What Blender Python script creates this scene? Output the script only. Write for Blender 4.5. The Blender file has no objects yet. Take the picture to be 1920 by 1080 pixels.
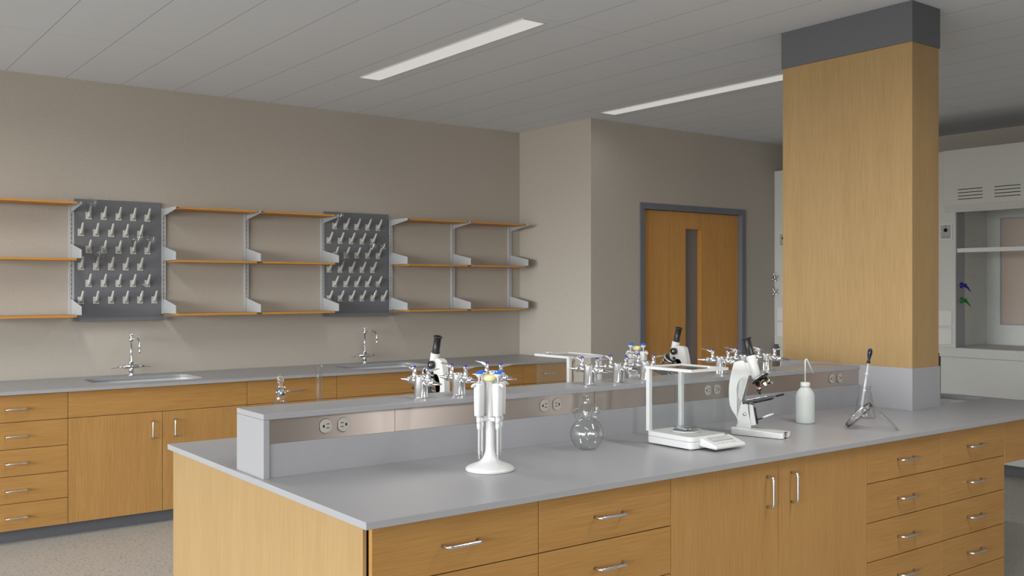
import bpy, bmesh, math, random
from mathutils import Vector, Matrix
from math import pi, sin, cos, radians as R
random.seed(4)
S = bpy.context.scene
C = S.collection

# ------------------------------------------------------------------ materials
def srgb(r, g, b):
    f = lambda c: (c/255/12.92) if c/255 <= .04045 else ((c/255+.055)/1.055)**2.4
    return (f(r), f(g), f(b), 1)

def base_mat(name, col, rough=.5, metal=0., trans=0., ior=1.45, coat=0., emit=None, es=0., aniso=0.):
    m = bpy.data.materials.new(name); m.use_nodes = True
    b = m.node_tree.nodes['Principled BSDF']
    b.inputs['Base Color'].default_value = col
    b.inputs['Roughness'].default_value = rough
    b.inputs['Metallic'].default_value = metal
    b.inputs['Transmission Weight'].default_value = trans
    b.inputs['IOR'].default_value = ior
    b.inputs['Coat Weight'].default_value = coat
    b.inputs['Anisotropic'].default_value = aniso
    if emit:
        b.inputs['Emission Color'].default_value = emit
        b.inputs['Emission Strength'].default_value = es
    return m, m.node_tree, b

def nd(nt, t, **k):
    n = nt.nodes.new(t)
    for a, v in k.items(): setattr(n, a, v)
    return n

def speck(name, c1, c2, rough, scale, bump=.0, lo=.35, hi=.65, metal=0., bscale=None, spec=.5):
    """two-tone fine noise mix, optional bump"""
    m, nt, b = base_mat(name, c1, rough, metal)
    b.inputs['Specular IOR Level'].default_value = spec
    tc = nd(nt, 'ShaderNodeTexCoord')
    n = nd(nt, 'ShaderNodeTexNoise'); n.inputs['Scale'].default_value = scale; n.inputs['Detail'].default_value = 3
    nt.links.new(tc.outputs['Object'], n.inputs['Vector'])
    cr = nd(nt, 'ShaderNodeValToRGB')
    cr.color_ramp.elements[0].position = lo; cr.color_ramp.elements[0].color = c1
    cr.color_ramp.elements[1].position = hi; cr.color_ramp.elements[1].color = c2
    nt.links.new(n.outputs['Fac'], cr.inputs['Fac']); nt.links.new(cr.outputs['Color'], b.inputs['Base Color'])
    if bump:
        n2 = nd(nt, 'ShaderNodeTexNoise'); n2.inputs['Scale'].default_value = bscale or scale; n2.inputs['Detail'].default_value = 2
        nt.links.new(tc.outputs['Object'], n2.inputs['Vector'])
        bp = nd(nt, 'ShaderNodeBump'); bp.inputs['Strength'].default_value = bump; bp.inputs['Distance'].default_value = .002
        nt.links.new(n2.outputs['Fac'], bp.inputs['Height']); nt.links.new(bp.outputs['Normal'], b.inputs['Normal'])
    return m

def wood(name, axis, dark=(150, 100, 50), light=(186, 138, 78), rough=.42):
    m, nt, b = base_mat(name, srgb(*light), rough)
    b.inputs['Specular IOR Level'].default_value = .35
    tc = nd(nt, 'ShaderNodeTexCoord'); oi = nd(nt, 'ShaderNodeObjectInfo')
    add = nd(nt, 'ShaderNodeVectorMath', operation='ADD')
    sc = nd(nt, 'ShaderNodeVectorMath', operation='SCALE'); sc.inputs['Scale'].default_value = 7.0
    nt.links.new(oi.outputs['Random'], sc.inputs[0])
    nt.links.new(tc.outputs['Object'], add.inputs[0]); nt.links.new(sc.outputs['Vector'], add.inputs[1])
    def stretched(lo, hi, detail, dist=0.):
        mp = nd(nt, 'ShaderNodeMapping')
        s = [hi]*3; s['XYZ'.index(axis)] = lo
        mp.inputs['Scale'].default_value = s
        nt.links.new(add.outputs['Vector'], mp.inputs['Vector'])
        n = nd(nt, 'ShaderNodeTexNoise'); n.inputs['Scale'].default_value = 1; n.inputs['Detail'].default_value = detail
        n.inputs['Distortion'].default_value = dist
        nt.links.new(mp.outputs['Vector'], n.inputs['Vector']); return n
    a = stretched(1.1, 14, 4, .3); f = stretched(7, 270, 3)
    mx = nd(nt, 'ShaderNodeMix', data_type='FLOAT'); mx.inputs[0].default_value = .68
    nt.links.new(a.outputs['Fac'], mx.inputs[2]); nt.links.new(f.outputs['Fac'], mx.inputs[3])
    cr = nd(nt, 'ShaderNodeValToRGB')
    cr.color_ramp.elements[0].position = .32; cr.color_ramp.elements[0].color = srgb(*dark)
    cr.color_ramp.elements[1].position = .68; cr.color_ramp.elements[1].color = srgb(*light)
    nt.links.new(mx.outputs[0], cr.inputs['Fac']); nt.links.new(cr.outputs['Color'], b.inputs['Base Color'])
    bp = nd(nt, 'ShaderNodeBump'); bp.inputs['Strength'].default_value = .12; bp.inputs['Distance'].default_value = .001
    nt.links.new(f.outputs['Fac'], bp.inputs['Height']); nt.links.new(bp.outputs['Normal'], b.inputs['Normal'])
    return m

WD = ((166, 122, 66), (187, 145, 86))
w_h = wood('oak_veneer_horizontal', 'X', (150, 109, 58), (170, 129, 75))
w_v = wood('oak_veneer_vertical', 'Z', (152, 112, 62), (172, 132, 79))
w_lit = wood('oak_veneer_lit_copy', 'Z', (146, 118, 78), (163, 136, 94))  # same oak, less saturated: washed-out tone of brightly lit faces put into the colour
w_door = wood('oak_door_veneer', 'Z', (182, 130, 68), (204, 152, 86))
w_shelf = wood('oak_shelf', 'X', (176, 122, 56), (192, 140, 70))
stone = speck('grey_epoxy_resin', srgb(147, 147, 150), srgb(152, 152, 155), .33, 420, .05)
stone_d = speck('dark_grey_laminate', srgb(84, 85, 90), srgb(97, 98, 103), .55, 220, .1)
board_m = speck('grey_board', srgb(99, 100, 105), srgb(110, 111, 116), .5, 220, .1)
wallm = speck('beige_wall_paint', srgb(169, 162, 152), srgb(176, 169, 159), .85, 120, .25, bscale=260)
door_frame_m = speck('blue_grey_frame_paint', srgb(101, 104, 114), srgb(108, 111, 120), .5, 200, .05)
plaster_dark = speck('soft_grey_lining', srgb(208, 210, 206), srgb(214, 216, 212), .6, 150, .1)
white_metal = speck('off_white_enamel', srgb(186, 187, 182), srgb(194, 195, 190), .38, 100)
rail_m = speck('light_grey_powder_coat', srgb(168, 171, 173), srgb(176, 179, 181), .45, 200)
jamb_m = speck('grey_hood_jamb', srgb(150, 153, 158), srgb(156, 159, 164), .4, 120)
peg_m, _, _ = base_mat('pale_grey_plastic', srgb(190, 190, 184), .45)
white_p, _, _ = base_mat('white_plastic', srgb(206, 206, 206), .3, coat=.2)
white_e, _, _ = base_mat('white_enamel_paint', srgb(206, 206, 203), .28, coat=.2)
bottle_p, _, bb = base_mat('milky_polyethylene', srgb(188, 192, 189), .45)
bb.inputs['Subsurface Weight'].default_value = .25; bb.inputs['Subsurface Radius'].default_value = (.02, .02, .02)
cream_p, _, _ = base_mat('cream_plastic', srgb(222, 214, 160), .4)
blue_p, _, _ = base_mat('blue_plastic', srgb(20, 92, 190), .35)
violet_p, _, _ = base_mat('blue_violet_index', srgb(50, 35, 160), .4)
red_p, _, _ = base_mat('red_index', srgb(200, 20, 40), .4)
green_m, _, _ = base_mat('green_enamel', srgb(8, 112, 30), .3)
navy_m, _, _ = base_mat('blue_enamel', srgb(30, 25, 140), .3)
rubber_n, _, _ = base_mat('dark_blue_rubber', srgb(12, 28, 52), .25)
black_p, _, _ = base_mat('black_plastic', srgb(32, 33, 34), .35)
dark_p, _, _ = base_mat('black_slot', srgb(6, 6, 6), .9)
gap_m, _, _ = base_mat('dark_gap', srgb(52, 30, 14), .9)
grey_p, _, _ = base_mat('grey_plastic', srgb(158, 158, 156), .4)
lgrey_p, _, _ = base_mat('light_grey_plastic', srgb(196, 196, 194), .4)
screen_m, _, _ = base_mat('grey_display', srgb(182, 186, 182), .2)
chrome, _, _ = base_mat('chrome', srgb(226, 227, 230), .09, 1.)
satin, _, _ = base_mat('satin_chrome', srgb(214, 216, 220), .2, 1.)
outlet_m, _, _ = base_mat('outlet_plastic', srgb(166, 161, 153), .4)
ring_m, _, _ = base_mat('outlet_gap', srgb(60, 58, 55), .7)
turret_m, _, _ = base_mat('polished_nickel', srgb(228, 228, 230), .17, 1.)
glass, _, gb = base_mat('clear_glass', (1, 1, 1, 1), .0, 0, 1., 1.47)
def thin_glass(name, tint, ior, rough=.02, boost=0.):
    m = bpy.data.materials.new(name); m.use_nodes = True; nt = m.node_tree; nt.nodes.clear()
    o = nd(nt, 'ShaderNodeOutputMaterial'); mx = nd(nt, 'ShaderNodeMixShader'); t = nd(nt, 'ShaderNodeBsdfTransparent'); g = nd(nt, 'ShaderNodeBsdfGlossy')
    t.inputs[0].default_value = tint; g.inputs['Roughness'].default_value = rough
    f = nd(nt, 'ShaderNodeLayerWeight'); f.inputs['Blend'].default_value = .5
    p = nd(nt, 'ShaderNodeMath', operation='POWER'); nt.links.new(f.outputs['Facing'], p.inputs[0]); p.inputs[1].default_value = 3.6
    q = nd(nt, 'ShaderNodeMath', operation='MULTIPLY'); nt.links.new(p.outputs[0], q.inputs[0]); q.inputs[1].default_value = .85
    a = nd(nt, 'ShaderNodeMath', operation='ADD'); a.use_clamp = True; nt.links.new(q.outputs[0], a.inputs[0]); a.inputs[1].default_value = .035+boost
    nt.links.new(a.outputs[0], mx.inputs[0]); nt.links.new(t.outputs[0], mx.inputs[1]); nt.links.new(g.outputs[0], mx.inputs[2]); nt.links.new(mx.outputs[0], o.inputs[0])
    return m
pane = thin_glass('clear_pane', (.975, .985, .985, 1), 1.45)
thin = thin_glass('thin_lab_glass', (.965, .97, .97, 1), 1.42, .02, .015)
glass_n = base_mat('opaque_dim_door_pane', srgb(128, 122, 120), .3)[0]  # opaque pane; the dim corridor tone in the glass is put into its colour
sink_m, _, _ = base_mat('white_sink', srgb(196, 200, 200), .35)

def steel_mat():
    m, nt, b = base_mat('brushed_stainless_steel', srgb(204, 192, 184), .4, 1., aniso=.96)
    tg = nd(nt, 'ShaderNodeTangent'); tg.direction_type = 'RADIAL'; tg.axis = 'Z'
    nt.links.new(tg.outputs['Tangent'], b.inputs['Tangent'])
    b.inputs['Anisotropic Rotation'].default_value = .25
    tc = nd(nt, 'ShaderNodeTexCoord'); mp = nd(nt, 'ShaderNodeMapping'); mp.inputs['Scale'].default_value = (6, 6, 900)
    n = nd(nt, 'ShaderNodeTexNoise'); n.inputs['Scale'].default_value = 1
    nt.links.new(tc.outputs['Object'], mp.inputs['Vector']); nt.links.new(mp.outputs['Vector'], n.inputs['Vector'])
    mr = nd(nt, 'ShaderNodeMapRange'); mr.inputs['To Min'].default_value = .30; mr.inputs['To Max'].default_value = .38
    nt.links.new(n.outputs['Fac'], mr.inputs['Value']); nt.links.new(mr.outputs['Result'], b.inputs['Roughness'])
    return m
steel = steel_mat()

def ceiling_mat():
    m, nt, b = base_mat('ceiling_panels', srgb(225, 230, 236), .9)
    tc = nd(nt, 'ShaderNodeTexCoord'); sp = nd(nt, 'ShaderNodeSeparateXYZ'); nt.links.new(tc.outputs['Object'], sp.inputs[0])
    def line(out, off, per, half):
        a = nd(nt, 'ShaderNodeMath', operation='SUBTRACT'); nt.links.new(out, a.inputs[0]); a.inputs[1].default_value = off - per/2
        w = nd(nt, 'ShaderNodeMath', operation='FLOORED_MODULO'); nt.links.new(a.outputs[0], w.inputs[0]); w.inputs[1].default_value = per
        d = nd(nt, 'ShaderNodeMath', operation='SUBTRACT'); nt.links.new(w.outputs[0], d.inputs[0]); d.inputs[1].default_value = per/2
        ab = nd(nt, 'ShaderNodeMath', operation='ABSOLUTE'); nt.links.new(d.outputs[0], ab.inputs[0])
        l = nd(nt, 'ShaderNodeMath', operation='LESS_THAN'); nt.links.new(ab.outputs[0], l.inputs[0]); l.inputs[1].default_value = half
        return l
    lx = line(sp.outputs['X'], 1.228, .3712, .0013); ly = line(sp.outputs['Y'], 4.08, 1.91, .0014)
    mx = nd(nt, 'ShaderNodeMath', operation='MAXIMUM')
    lys = nd(nt, 'ShaderNodeMath', operation='MULTIPLY'); nt.links.new(ly.outputs[0], lys.inputs[0]); lys.inputs[1].default_value = .4
    nt.links.new(lx.outputs[0], mx.inputs[0]); nt.links.new(lys.outputs[0], mx.inputs[1])
    mc = nd(nt, 'ShaderNodeMix', data_type='RGBA'); nt.links.new(mx.outputs[0], mc.inputs[0])
    mc.inputs[6].default_value = srgb(225, 230, 236); mc.inputs[7].default_value = srgb(90, 90, 90)
    nt.links.new(mc.outputs[2], b.inputs['Base Color'])
    return m

def floor_mat():
    m, nt, b = base_mat('terrazzo_vinyl', srgb(178, 170, 160), .4)
    tc = nd(nt, 'ShaderNodeTexCoord')
    mp = nd(nt, 'ShaderNodeMapping'); mp.inputs['Scale'].default_value = (52, 66, 1); mp.inputs['Rotation'].default_value = (0, 0, .5)
    nt.links.new(tc.outputs['Object'], mp.inputs['Vector'])
    nz = nd(nt, 'ShaderNodeTexNoise'); nz.inputs['Scale'].default_value = 3.; nt.links.new(mp.outputs['Vector'], nz.inputs['Vector'])
    mxv = nd(nt, 'ShaderNodeMix', data_type='VECTOR'); mxv.inputs[0].default_value = .25
    nt.links.new(mp.outputs['Vector'], mxv.inputs[4]); nt.links.new(nz.outputs['Color'], mxv.inputs[5])
    v = nd(nt, 'ShaderNodeTexVoronoi'); v.inputs['Scale'].default_value = 1.3; nt.links.new(mxv.outputs[1], v.inputs['Vector'])
    lt = nd(nt, 'ShaderNodeMath', operation='LESS_THAN'); nt.links.new(v.outputs['Distance'], lt.inputs[0])
    sp = nd(nt, 'ShaderNodeSeparateColor'); nt.links.new(v.outputs['Color'], sp.inputs[0])
    mu = nd(nt, 'ShaderNodeMath', operation='MULTIPLY'); nt.links.new(sp.outputs[0], mu.inputs[0]); mu.inputs[1].default_value = .36
    nt.links.new(mu.outputs[0], lt.inputs[1])
    cr = nd(nt, 'ShaderNodeValToRGB'); nt.links.new(sp.outputs[1], cr.inputs['Fac'])
    cr.color_ramp.elements[0].color = srgb(128, 96, 60); cr.color_ramp.elements[1].color = srgb(110, 106, 102)
    e = cr.color_ramp.elements.new(.5); e.color = srgb(150, 128, 96)
    big = nd(nt, 'ShaderNodeTexNoise'); big.inputs['Scale'].default_value = 60; nt.links.new(tc.outputs['Object'], big.inputs['Vector'])
    c0 = nd(nt, 'ShaderNodeValToRGB'); nt.links.new(big.outputs['Fac'], c0.inputs['Fac'])
    c0.color_ramp.elements[0].position = .35; c0.color_ramp.elements[0].color = srgb(154, 150, 143)
    c0.color_ramp.elements[1].position = .65; c0.color_ramp.elements[1].color = srgb(167, 163, 156)
    mc = nd(nt, 'ShaderNodeMix', data_type='RGBA'); nt.links.new(lt.outputs[0], mc.inputs[0])
    nt.links.new(c0.outputs['Color'], mc.inputs[6]); nt.links.new(cr.outputs['Color'], mc.inputs[7])
    nt.links.new(mc.outputs[2], b.inputs['Base Color'])
    return m

# ------------------------------------------------------------------ mesh helpers
def box(bm, x0, x1, y0, y1, z0, z1, mat=0):
    v = [bm.verts.new(p) for p in ((x0,y0,z0),(x1,y0,z0),(x1,y1,z0),(x0,y1,z0),(x0,y0,z1),(x1,y0,z1),(x1,y1,z1),(x0,y1,z1))]
    for q in ((0,3,2,1),(4,5,6,7),(0,1,5,4),(1,2,6,5),(2,3,7,6),(3,0,4,7)):
        f = bm.faces.new([v[i] for i in q]); f.material_index = mat
    return v

def frame_of(d):
    d = Vector(d).normalized()
    a = Vector((0, 0, 1)) if abs(d.z) < .9 else Vector((1, 0, 0))
    u = d.cross(a).normalized(); return u, d.cross(u)

def lathe(bm, prof, seg=28, M=None, closed=False, smooth=True):
    """prof: list of (r, z); r==0 collapses to a pole. closed -> joins last to first."""
    M = M or Matrix()
    rings = []
    for r, z in prof:
        if r < 1e-7: rings.append([bm.verts.new(M @ Vector((0, 0, z)))])
        else: rings.append([bm.verts.new(M @ Vector((r*cos(2*pi*i/seg), r*sin(2*pi*i/seg), z))) for i in range(seg)])
    pairs = list(zip(rings[:-1], rings[1:]))
    if closed: pairs.append((rings[-1], rings[0]))
    for a, b in pairs:
        for i in range(seg):
            j = (i+1) % seg
            if len(a) == 1 and len(b) == 1: continue
            if len(a) == 1: q = [a[0], b[j], b[i]]
            elif len(b) == 1: q = [a[i], a[j], b[0]]
            else: q = [a[i], a[j], b[j], b[i]]
            f = bm.faces.new(q); f.smooth = smooth
    return rings

def axis_M(p0, d):
    d = Vector(d).normalized(); u, w = frame_of(d)
    m = Matrix((u, w, d)).transposed().to_4x4()
    if m.determinant() < 0: m = Matrix((w, u, d)).transposed().to_4x4()
    m.translation = Vector(p0); return m

def cyl(bm, p0, p1, r0, r1=None, seg=20):
    p0, p1 = Vector(p0), Vector(p1); L = (p1-p0).length; r1 = r0 if r1 is None else r1
    lathe(bm, [(0, 0), (r0, 0), (r0, 0), (r1, L), (r1, L), (0, L)][0:1] + [(r0, 0), (r1, L), (0, L)], seg, axis_M(p0, p1-p0))

def tube(bm, pts, r, seg=12, caps=True):
    pts = [Vector(p) for p in pts]; n = len(pts)
    rs = r if isinstance(r, (list, tuple)) else [r]*n
    rings = []; u = None
    for i, p in enumerate(pts):
        t = (pts[min(i+1, n-1)]-pts[max(i-1, 0)]).normalized()
        if u is None: u, _ = frame_of(t)
        u = (u - t*u.dot(t)).normalized(); w = t.cross(u)
        rings.append([bm.verts.new(p + (u*cos(2*pi*k/seg)+w*sin(2*pi*k/seg))*rs[i]) for k in range(seg)])
    for a, b in zip(rings[:-1], rings[1:]):
        for k in range(seg):
            f = bm.faces.new([a[k], a[(k+1) % seg], b[(k+1) % seg], b[k]]); f.smooth = True
    if caps:
        bm.faces.new(list(reversed(rings[0]))); bm.faces.new(rings[-1])

def arc(c, r, a0, a1, n, ax=(1, 0, 0), ay=(0, 0, 1)):
    c, ax, ay = Vector(c), Vector(ax), Vector(ay)
    return [c + ax*r*cos(a0+(a1-a0)*i/n) + ay*r*sin(a0+(a1-a0)*i/n) for i in range(n+1)]

def prism(bm, pts, d, smooth=False):
    """extrude planar polygon pts by vector d"""
    d = Vector(d); a = [bm.verts.new(p) for p in pts]; b = [bm.verts.new(Vector(p)+d) for p in pts]
    bm.faces.new(a); bm.faces.new(list(reversed(b)))
    n = len(a)
    for i in range(n):
        f = bm.faces.new([a[i], b[i], b[(i+1) % n], a[(i+1) % n]]); f.smooth = smooth

def rrect(x0, x1, y0, y1, r, n=6):
    out = []
    for cx, cy, a in ((x1-r, y1-r, 0), (x0+r, y1-r, pi/2), (x0+r, y0+r, pi), (x1-r, y0+r, 3*pi/2)):
        for i in range(n+1):
            t = a+pi/2*i/n; out.append((cx+r*cos(t), cy+r*sin(t)))
    return out

def rbox(bm, x0, x1, y0, y1, z0, z1, r, n=5):
    prism(bm, [(x, y, z0) for x, y in rrect(x0, x1, y0, y1, r, n)], (0, 0, z1-z0))

def slab_holes(bm, outer, holes, z0, z1):
    edges = []
    for loop in [outer]+holes:
        vs = [bm.verts.new((x, y, z1)) for x, y in loop]
        for i in range(len(vs)): edges.append(bm.edges.new((vs[i], vs[(i+1) % len(vs)])))
    bmesh.ops.triangle_fill(bm, use_beauty=True, use_dissolve=False, edges=edges, normal=(0, 0, 1))
    g = bmesh.ops.extrude_face_region(bm, geom=bm.faces[:])
    vs = [v for v in g['geom'] if isinstance(v, bmesh.types.BMVert)]
    bmesh.ops.translate(bm, verts=vs, vec=(0, 0, z0-z1))

def obj(name, bm, mats, parent=None, bevel=0., loc=None, rot=None, bseg=2, recalc=True):
    if recalc: bmesh.ops.recalc_face_normals(bm, faces=bm.faces[:])
    me = bpy.data.meshes.new(name); bm.to_mesh(me); bm.free()
    for m in (mats if isinstance(mats, (list, tuple)) else [mats]): me.materials.append(m)
    o = bpy.data.objects.new(name, me); C.objects.link(o)
    if parent: o.parent = parent
    if loc: o.location = loc
    if rot: o.rotation_euler = rot
    if bevel:
        b = o.modifiers.new('edge', 'BEVEL'); b.width = bevel; b.segments = bseg; b.limit_method = 'ANGLE'; b.angle_limit = R(40)
    return o

def quick(name, fn, mats, parent=None, bevel=0., **k):
    bm = bmesh.new(); fn(bm); return obj(name, bm, mats, parent, bevel, **k)

def bx(name, dims, mats, parent=None, bevel=0., **k):
    return quick(name, lambda bm: box(bm, *dims), mats, parent, bevel, **k)

def thing(name, label, cat, loc=(0, 0, 0), rotz=0, group=None):
    o = bpy.data.objects.new(name, None); C.objects.link(o); o.empty_display_size = .05
    o.location = loc; o.rotation_euler = (0, 0, rotz); o['label'] = label; o['category'] = cat
    if group: o['group'] = group
    return o

def tag(o, label, cat, group=None, kind=None):
    o['label'] = label; o['category'] = cat
    if group: o['group'] = group
    if kind: o['kind'] = kind
    return o

def struct(o, label=None):
    o['kind'] = 'structure'
    if label: o['label'] = label
    return o

def dup(src, loc, rotz, label, group=None, rot=None):
    r = src.copy(); C.objects.link(r); r.location = loc
    r.rotation_euler = rot if rot else (0, 0, rotz)
    r['label'] = label
    if group: r['group'] = group
    for ch in list(src.children):
        c = ch.copy(); C.objects.link(c); c.parent = r
        for g in list(ch.children):
            d = g.copy(); C.objects.link(d); d.parent = c
    return r

# ------------------------------------------------------------------ the room
H = 2.978; CT = .914; ZB = .8935
XL, XR, YB, YW, YD = -7.0, 8.87, -4.0, 7.207, 6.211
struct(bx('floor', (XL-.1, XR+.1, YB-.1, YW+.1, -.1, 0), floor_mat()))
struct(bx('ceiling', (XL-.1, XR+.1, YB-.1, YW+.1, H, H+.1), ceiling_mat()))
struct(bx('wall_left', (XL-.1, 5.544, YW, YW+.1, 0, H), wallm))
def wdoor(bm):
    box(bm, 5.544, 6.168, YD, YD+.12, 0, H); box(bm, 7.499, XR, YD, YD+.12, 0, H); box(bm, 6.168, 7.499, YD, YD+.12, 2.242, H)
    box(bm, 5.544, 5.664, YD+.12, YW+.1, 0, H)
struct(quick('wall_far', wdoor, wallm))
struct(bx('wall_right', (XR, XR+.1, YB-.1, YD+.12, 0, H), wallm))
WINS = [(-3.8, -1.2), (-1.1, 1.5), (1.6, 4.2), (4.3, 6.9)]
WZ0, WZ1 = .30, 2.88
WINB = [(-2.4, -1.2), (5.6, 6.0), (8.1, 8.6)]
BZ0, BZ1 = .12, 2.70
def wwin(bm):
    box(bm, XL-.1, XL, YB, YW, 0, WZ0); box(bm, XL-.1, XL, YB, YW, WZ1, H)
    ys = [YB] + [v for w in WINS for v in w] + [YW]
    for a, b in zip(ys[0::2], ys[1::2]): box(bm, XL-.1, XL, a, b, WZ0, WZ1)
struct(quick('wall_window', wwin, wallm))
def wback(bm):
    box(bm, XL-.1, XR+.1, YB-.1, YB, 0, BZ0); box(bm, XL-.1, XR+.1, YB-.1, YB, BZ1, H)
    xs = [XL-.1] + [v for w in WINB for v in w] + [XR+.1]
    for a, b in zip(xs[0::2], xs[1::2]): box(bm, a, b, YB-.1, YB, BZ0, BZ1)
struct(quick('wall_behind', wback, wallm))
def winframe(n, a, b, z0, z1, alongy):
    def wf(bm):
        def B(p, q, za, zb):
            if alongy: box(bm, XL-.08, XL-.02, p, q, za, zb)
            else: box(bm, p, q, YB-.08, YB-.02, za, zb)
        for p, q in ((a, a+.05), (b-.05, b), ((a+b)/2-.02, (a+b)/2+.02)): B(p, q, z0, z1)
        for za, zb in ((z0, z0+.05), (z1-.05, z1)):
            B(a+.05, (a+b)/2-.02, za, zb); B((a+b)/2+.02, b-.05, za, zb)
    struct(quick('window_%d' % n, wf, door_frame_m))
for i, (a, b) in enumerate(WINS): winframe(i+1, a, b, WZ0, WZ1, True)
for i, (a, b) in enumerate(WINB): winframe(i+5, a, b, BZ0, BZ1, False)

# door
dr = thing('door_1', 'wooden laboratory door with narrow vision glass in a blue-grey metal frame', 'door', (6.118, YD, 0))
del dr['category']; dr['kind'] = 'structure'
def dframe(bm):
    box(bm, 0, .055, -.012, .1, 0, 2.292-.0); box(bm, 1.376, 1.431, -.012, .1, 0, 2.292); box(bm, .055, 1.376, -.012, .1, 2.237, 2.292)
quick('door_frame', dframe, door_frame_m, dr, .002)
bx('door_leaf', (.057, .419, .04, .085, .01, 2.234), w_door, dr, .001)
def leaf(bm):
    box(bm, .423, .634, .04, .085, .01, 2.234); box(bm, .857, 1.374, .04, .085, .01, 2.234)
    box(bm, .634, .857, .04, .085, 2.086, 2.234); box(bm, .634, .857, .04, .085, .01, .75)
lf = quick('door_leaf', leaf, w_door, dr)
quick('glass_bead', lambda bm: (box(bm, .634, .640, .041, .09, .75, 2.086), box(bm, .851, .857, .041, .09, .75, 2.086), box(bm, .64, .851, .041, .09, 2.080, 2.086)), w_shelf, lf)
bx('door_glass', (.634, .857, .09, .096, .75, 2.086), glass_n, lf)

# recessed ceiling lights
lm, _, _ = base_mat('lit_diffuser', (.55, .55, .55, 1), .6, emit=(1, .99, .97, 1), es=.46)
def light(x0, label):
    t = thing('ceiling_light', label, 'ceiling light', (x0, 4.127, H-.004), 0, 'recessed linear ceiling lights')
    bx('diffuser', (.003, .150, .003, 1.825, -.002, .003), lm, t)
    def fr(bm):
        box(bm, 0, .003, 0, 1.828, -.003, .004); box(bm, .150, .153, 0, 1.828, -.003, .004)
        box(bm, .003, .150, 0, .003, -.003, .004); box(bm, .003, .150, 1.825, 1.828, -.003, .004)
    quick('trim_frame', fr, lgrey_p, t)
light(3.198, 'long recessed ceiling light nearest the left wall, fully in view')
light(5.426, 'long recessed ceiling light partly hidden behind the wooden column')

# ------------------------------------------------------------------ cabinets
def handle_bm(bm, L, proud, r=.0052, vertical=False):
    ax = Vector((0, 0, 1)) if vertical else Vector((1, 0, 0)); n = Vector((0, -1, 0)); b = .014
    p = [-ax*L/2 + n*0.0, -ax*L/2 + n*(proud-b)]
    p += [(-ax*(L/2-b) + n*(proud-b)) + (-ax*cos(t)+n*sin(t))*b for t in [pi/2*i/6 for i in range(1, 7)]]
    p += [(ax*(L/2-b) + n*(proud-b)) + (ax*sin(t)+n*cos(t))*b for t in [pi/2*i/6 for i in range(0, 7)]]
    p += [ax*L/2]
    tube(bm, p, r, 10)
hb = bmesh.new(); handle_bm(hb, .12, .032); hm = bpy.data.meshes.new('handle'); bmesh.ops.recalc_face_normals(hb, faces=hb.faces[:]); hb.to_mesh(hm); hb.free(); hm.materials.append(satin)
hb = bmesh.new(); handle_bm(hb, .11, .032, vertical=True); hv = bpy.data.meshes.new('handle'); bmesh.ops.recalc_face_normals(hb, faces=hb.faces[:]); hb.to_mesh(hv); hb.free(); hv.materials.append(satin)
def handle(parent, x, z, vertical=False):
    o = bpy.data.objects.new('handle', hv if vertical else hm); C.objects.link(o); o.parent = parent; o.location = (x, 0, z); return o
G = .0016
ROWS = [(.7285, .8915), (.567, .7285), (.405, .567), (.243, .405), (.081, .243)]
def cabinet(name, label, cat, x0, x1, yf, depth, kind, group, flip=False):
    """front face at local y=0, body behind it; flip faces it to +Y"""
    t = thing(name, label, cat, (x0 if not flip else x1, yf, 0), pi if flip else 0, group)
    w = x1-x0
    def car(bm):
        if kind == 'sink':
            box(bm, .004, .020, .0185, depth, .081, .8925); box(bm, w-.020, w-.004, .0185, depth, .081, .8925)
            box(bm, .020, w-.020, .0185, depth, .081, .099); box(bm, .020, w-.020, depth-.012, depth, .099, .68); box(bm, .020, w-.020, .0185, .030, .099, .8925)
        else: box(bm, .004, w-.004, .0185, depth, .081, .8925)
    quick('carcass', car, gap_m, t)
    if kind == 'drawers':
        for z0, z1 in ROWS:
            d = bx('drawer', (G, w-G, 0, .018, z0+G, z1-G), w_h, t, .0008)
            handle(d, w/2, (z0+z1)/2-.003)
    else:
        z1, lab = .8915, None
        if kind == 'sink':
            bx('apron_panel', (G, w-G, 0, .018, .7285+G, .8915), w_h, t, .0008); z1 = .7285
        for s in (0, 1):
            d = bx('door', (G + s*w/2, w/2-G + s*w/2, 0, .018, .081+G, z1-G), w_v, t, .0008)
            handle(d, w/2 + (-.068 if s == 0 else .075), z1-.112 if kind == 'doors' else .615, True)
    return t

# island: front row (faces the camera)
IF = 2.30; IX = [1.270, 1.8415, 2.4145, 3.561, 4.128, 4.699]
cabinet('drawer_cabinet', 'oak five-drawer cabinet at the near left corner of the island', 'cabinet', IX[0], IX[1], IF, .66, 'drawers', 'island drawer cabinets')
cabinet('drawer_cabinet', 'oak drawer cabinet second from the near corner, left of the double doors of the island', 'cabinet', IX[1], IX[2], IF, .66, 'drawers', 'island drawer cabinets')
cabinet('door_cabinet', 'oak island cabinet with two full height doors and upright handles', 'cabinet', IX[2], IX[3], IF, .66, 'doors', None)
cabinet('drawer_cabinet', 'oak drawer cabinet just right of the double doors of the island', 'cabinet', IX[3], IX[4], IF, .66, 'drawers', 'island drawer cabinets')
cabinet('drawer_cabinet', 'oak drawer cabinet beside the knee space at the right of the island', 'cabinet', IX[4], IX[5], IF, .66, 'drawers', 'island drawer cabinets')
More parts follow.
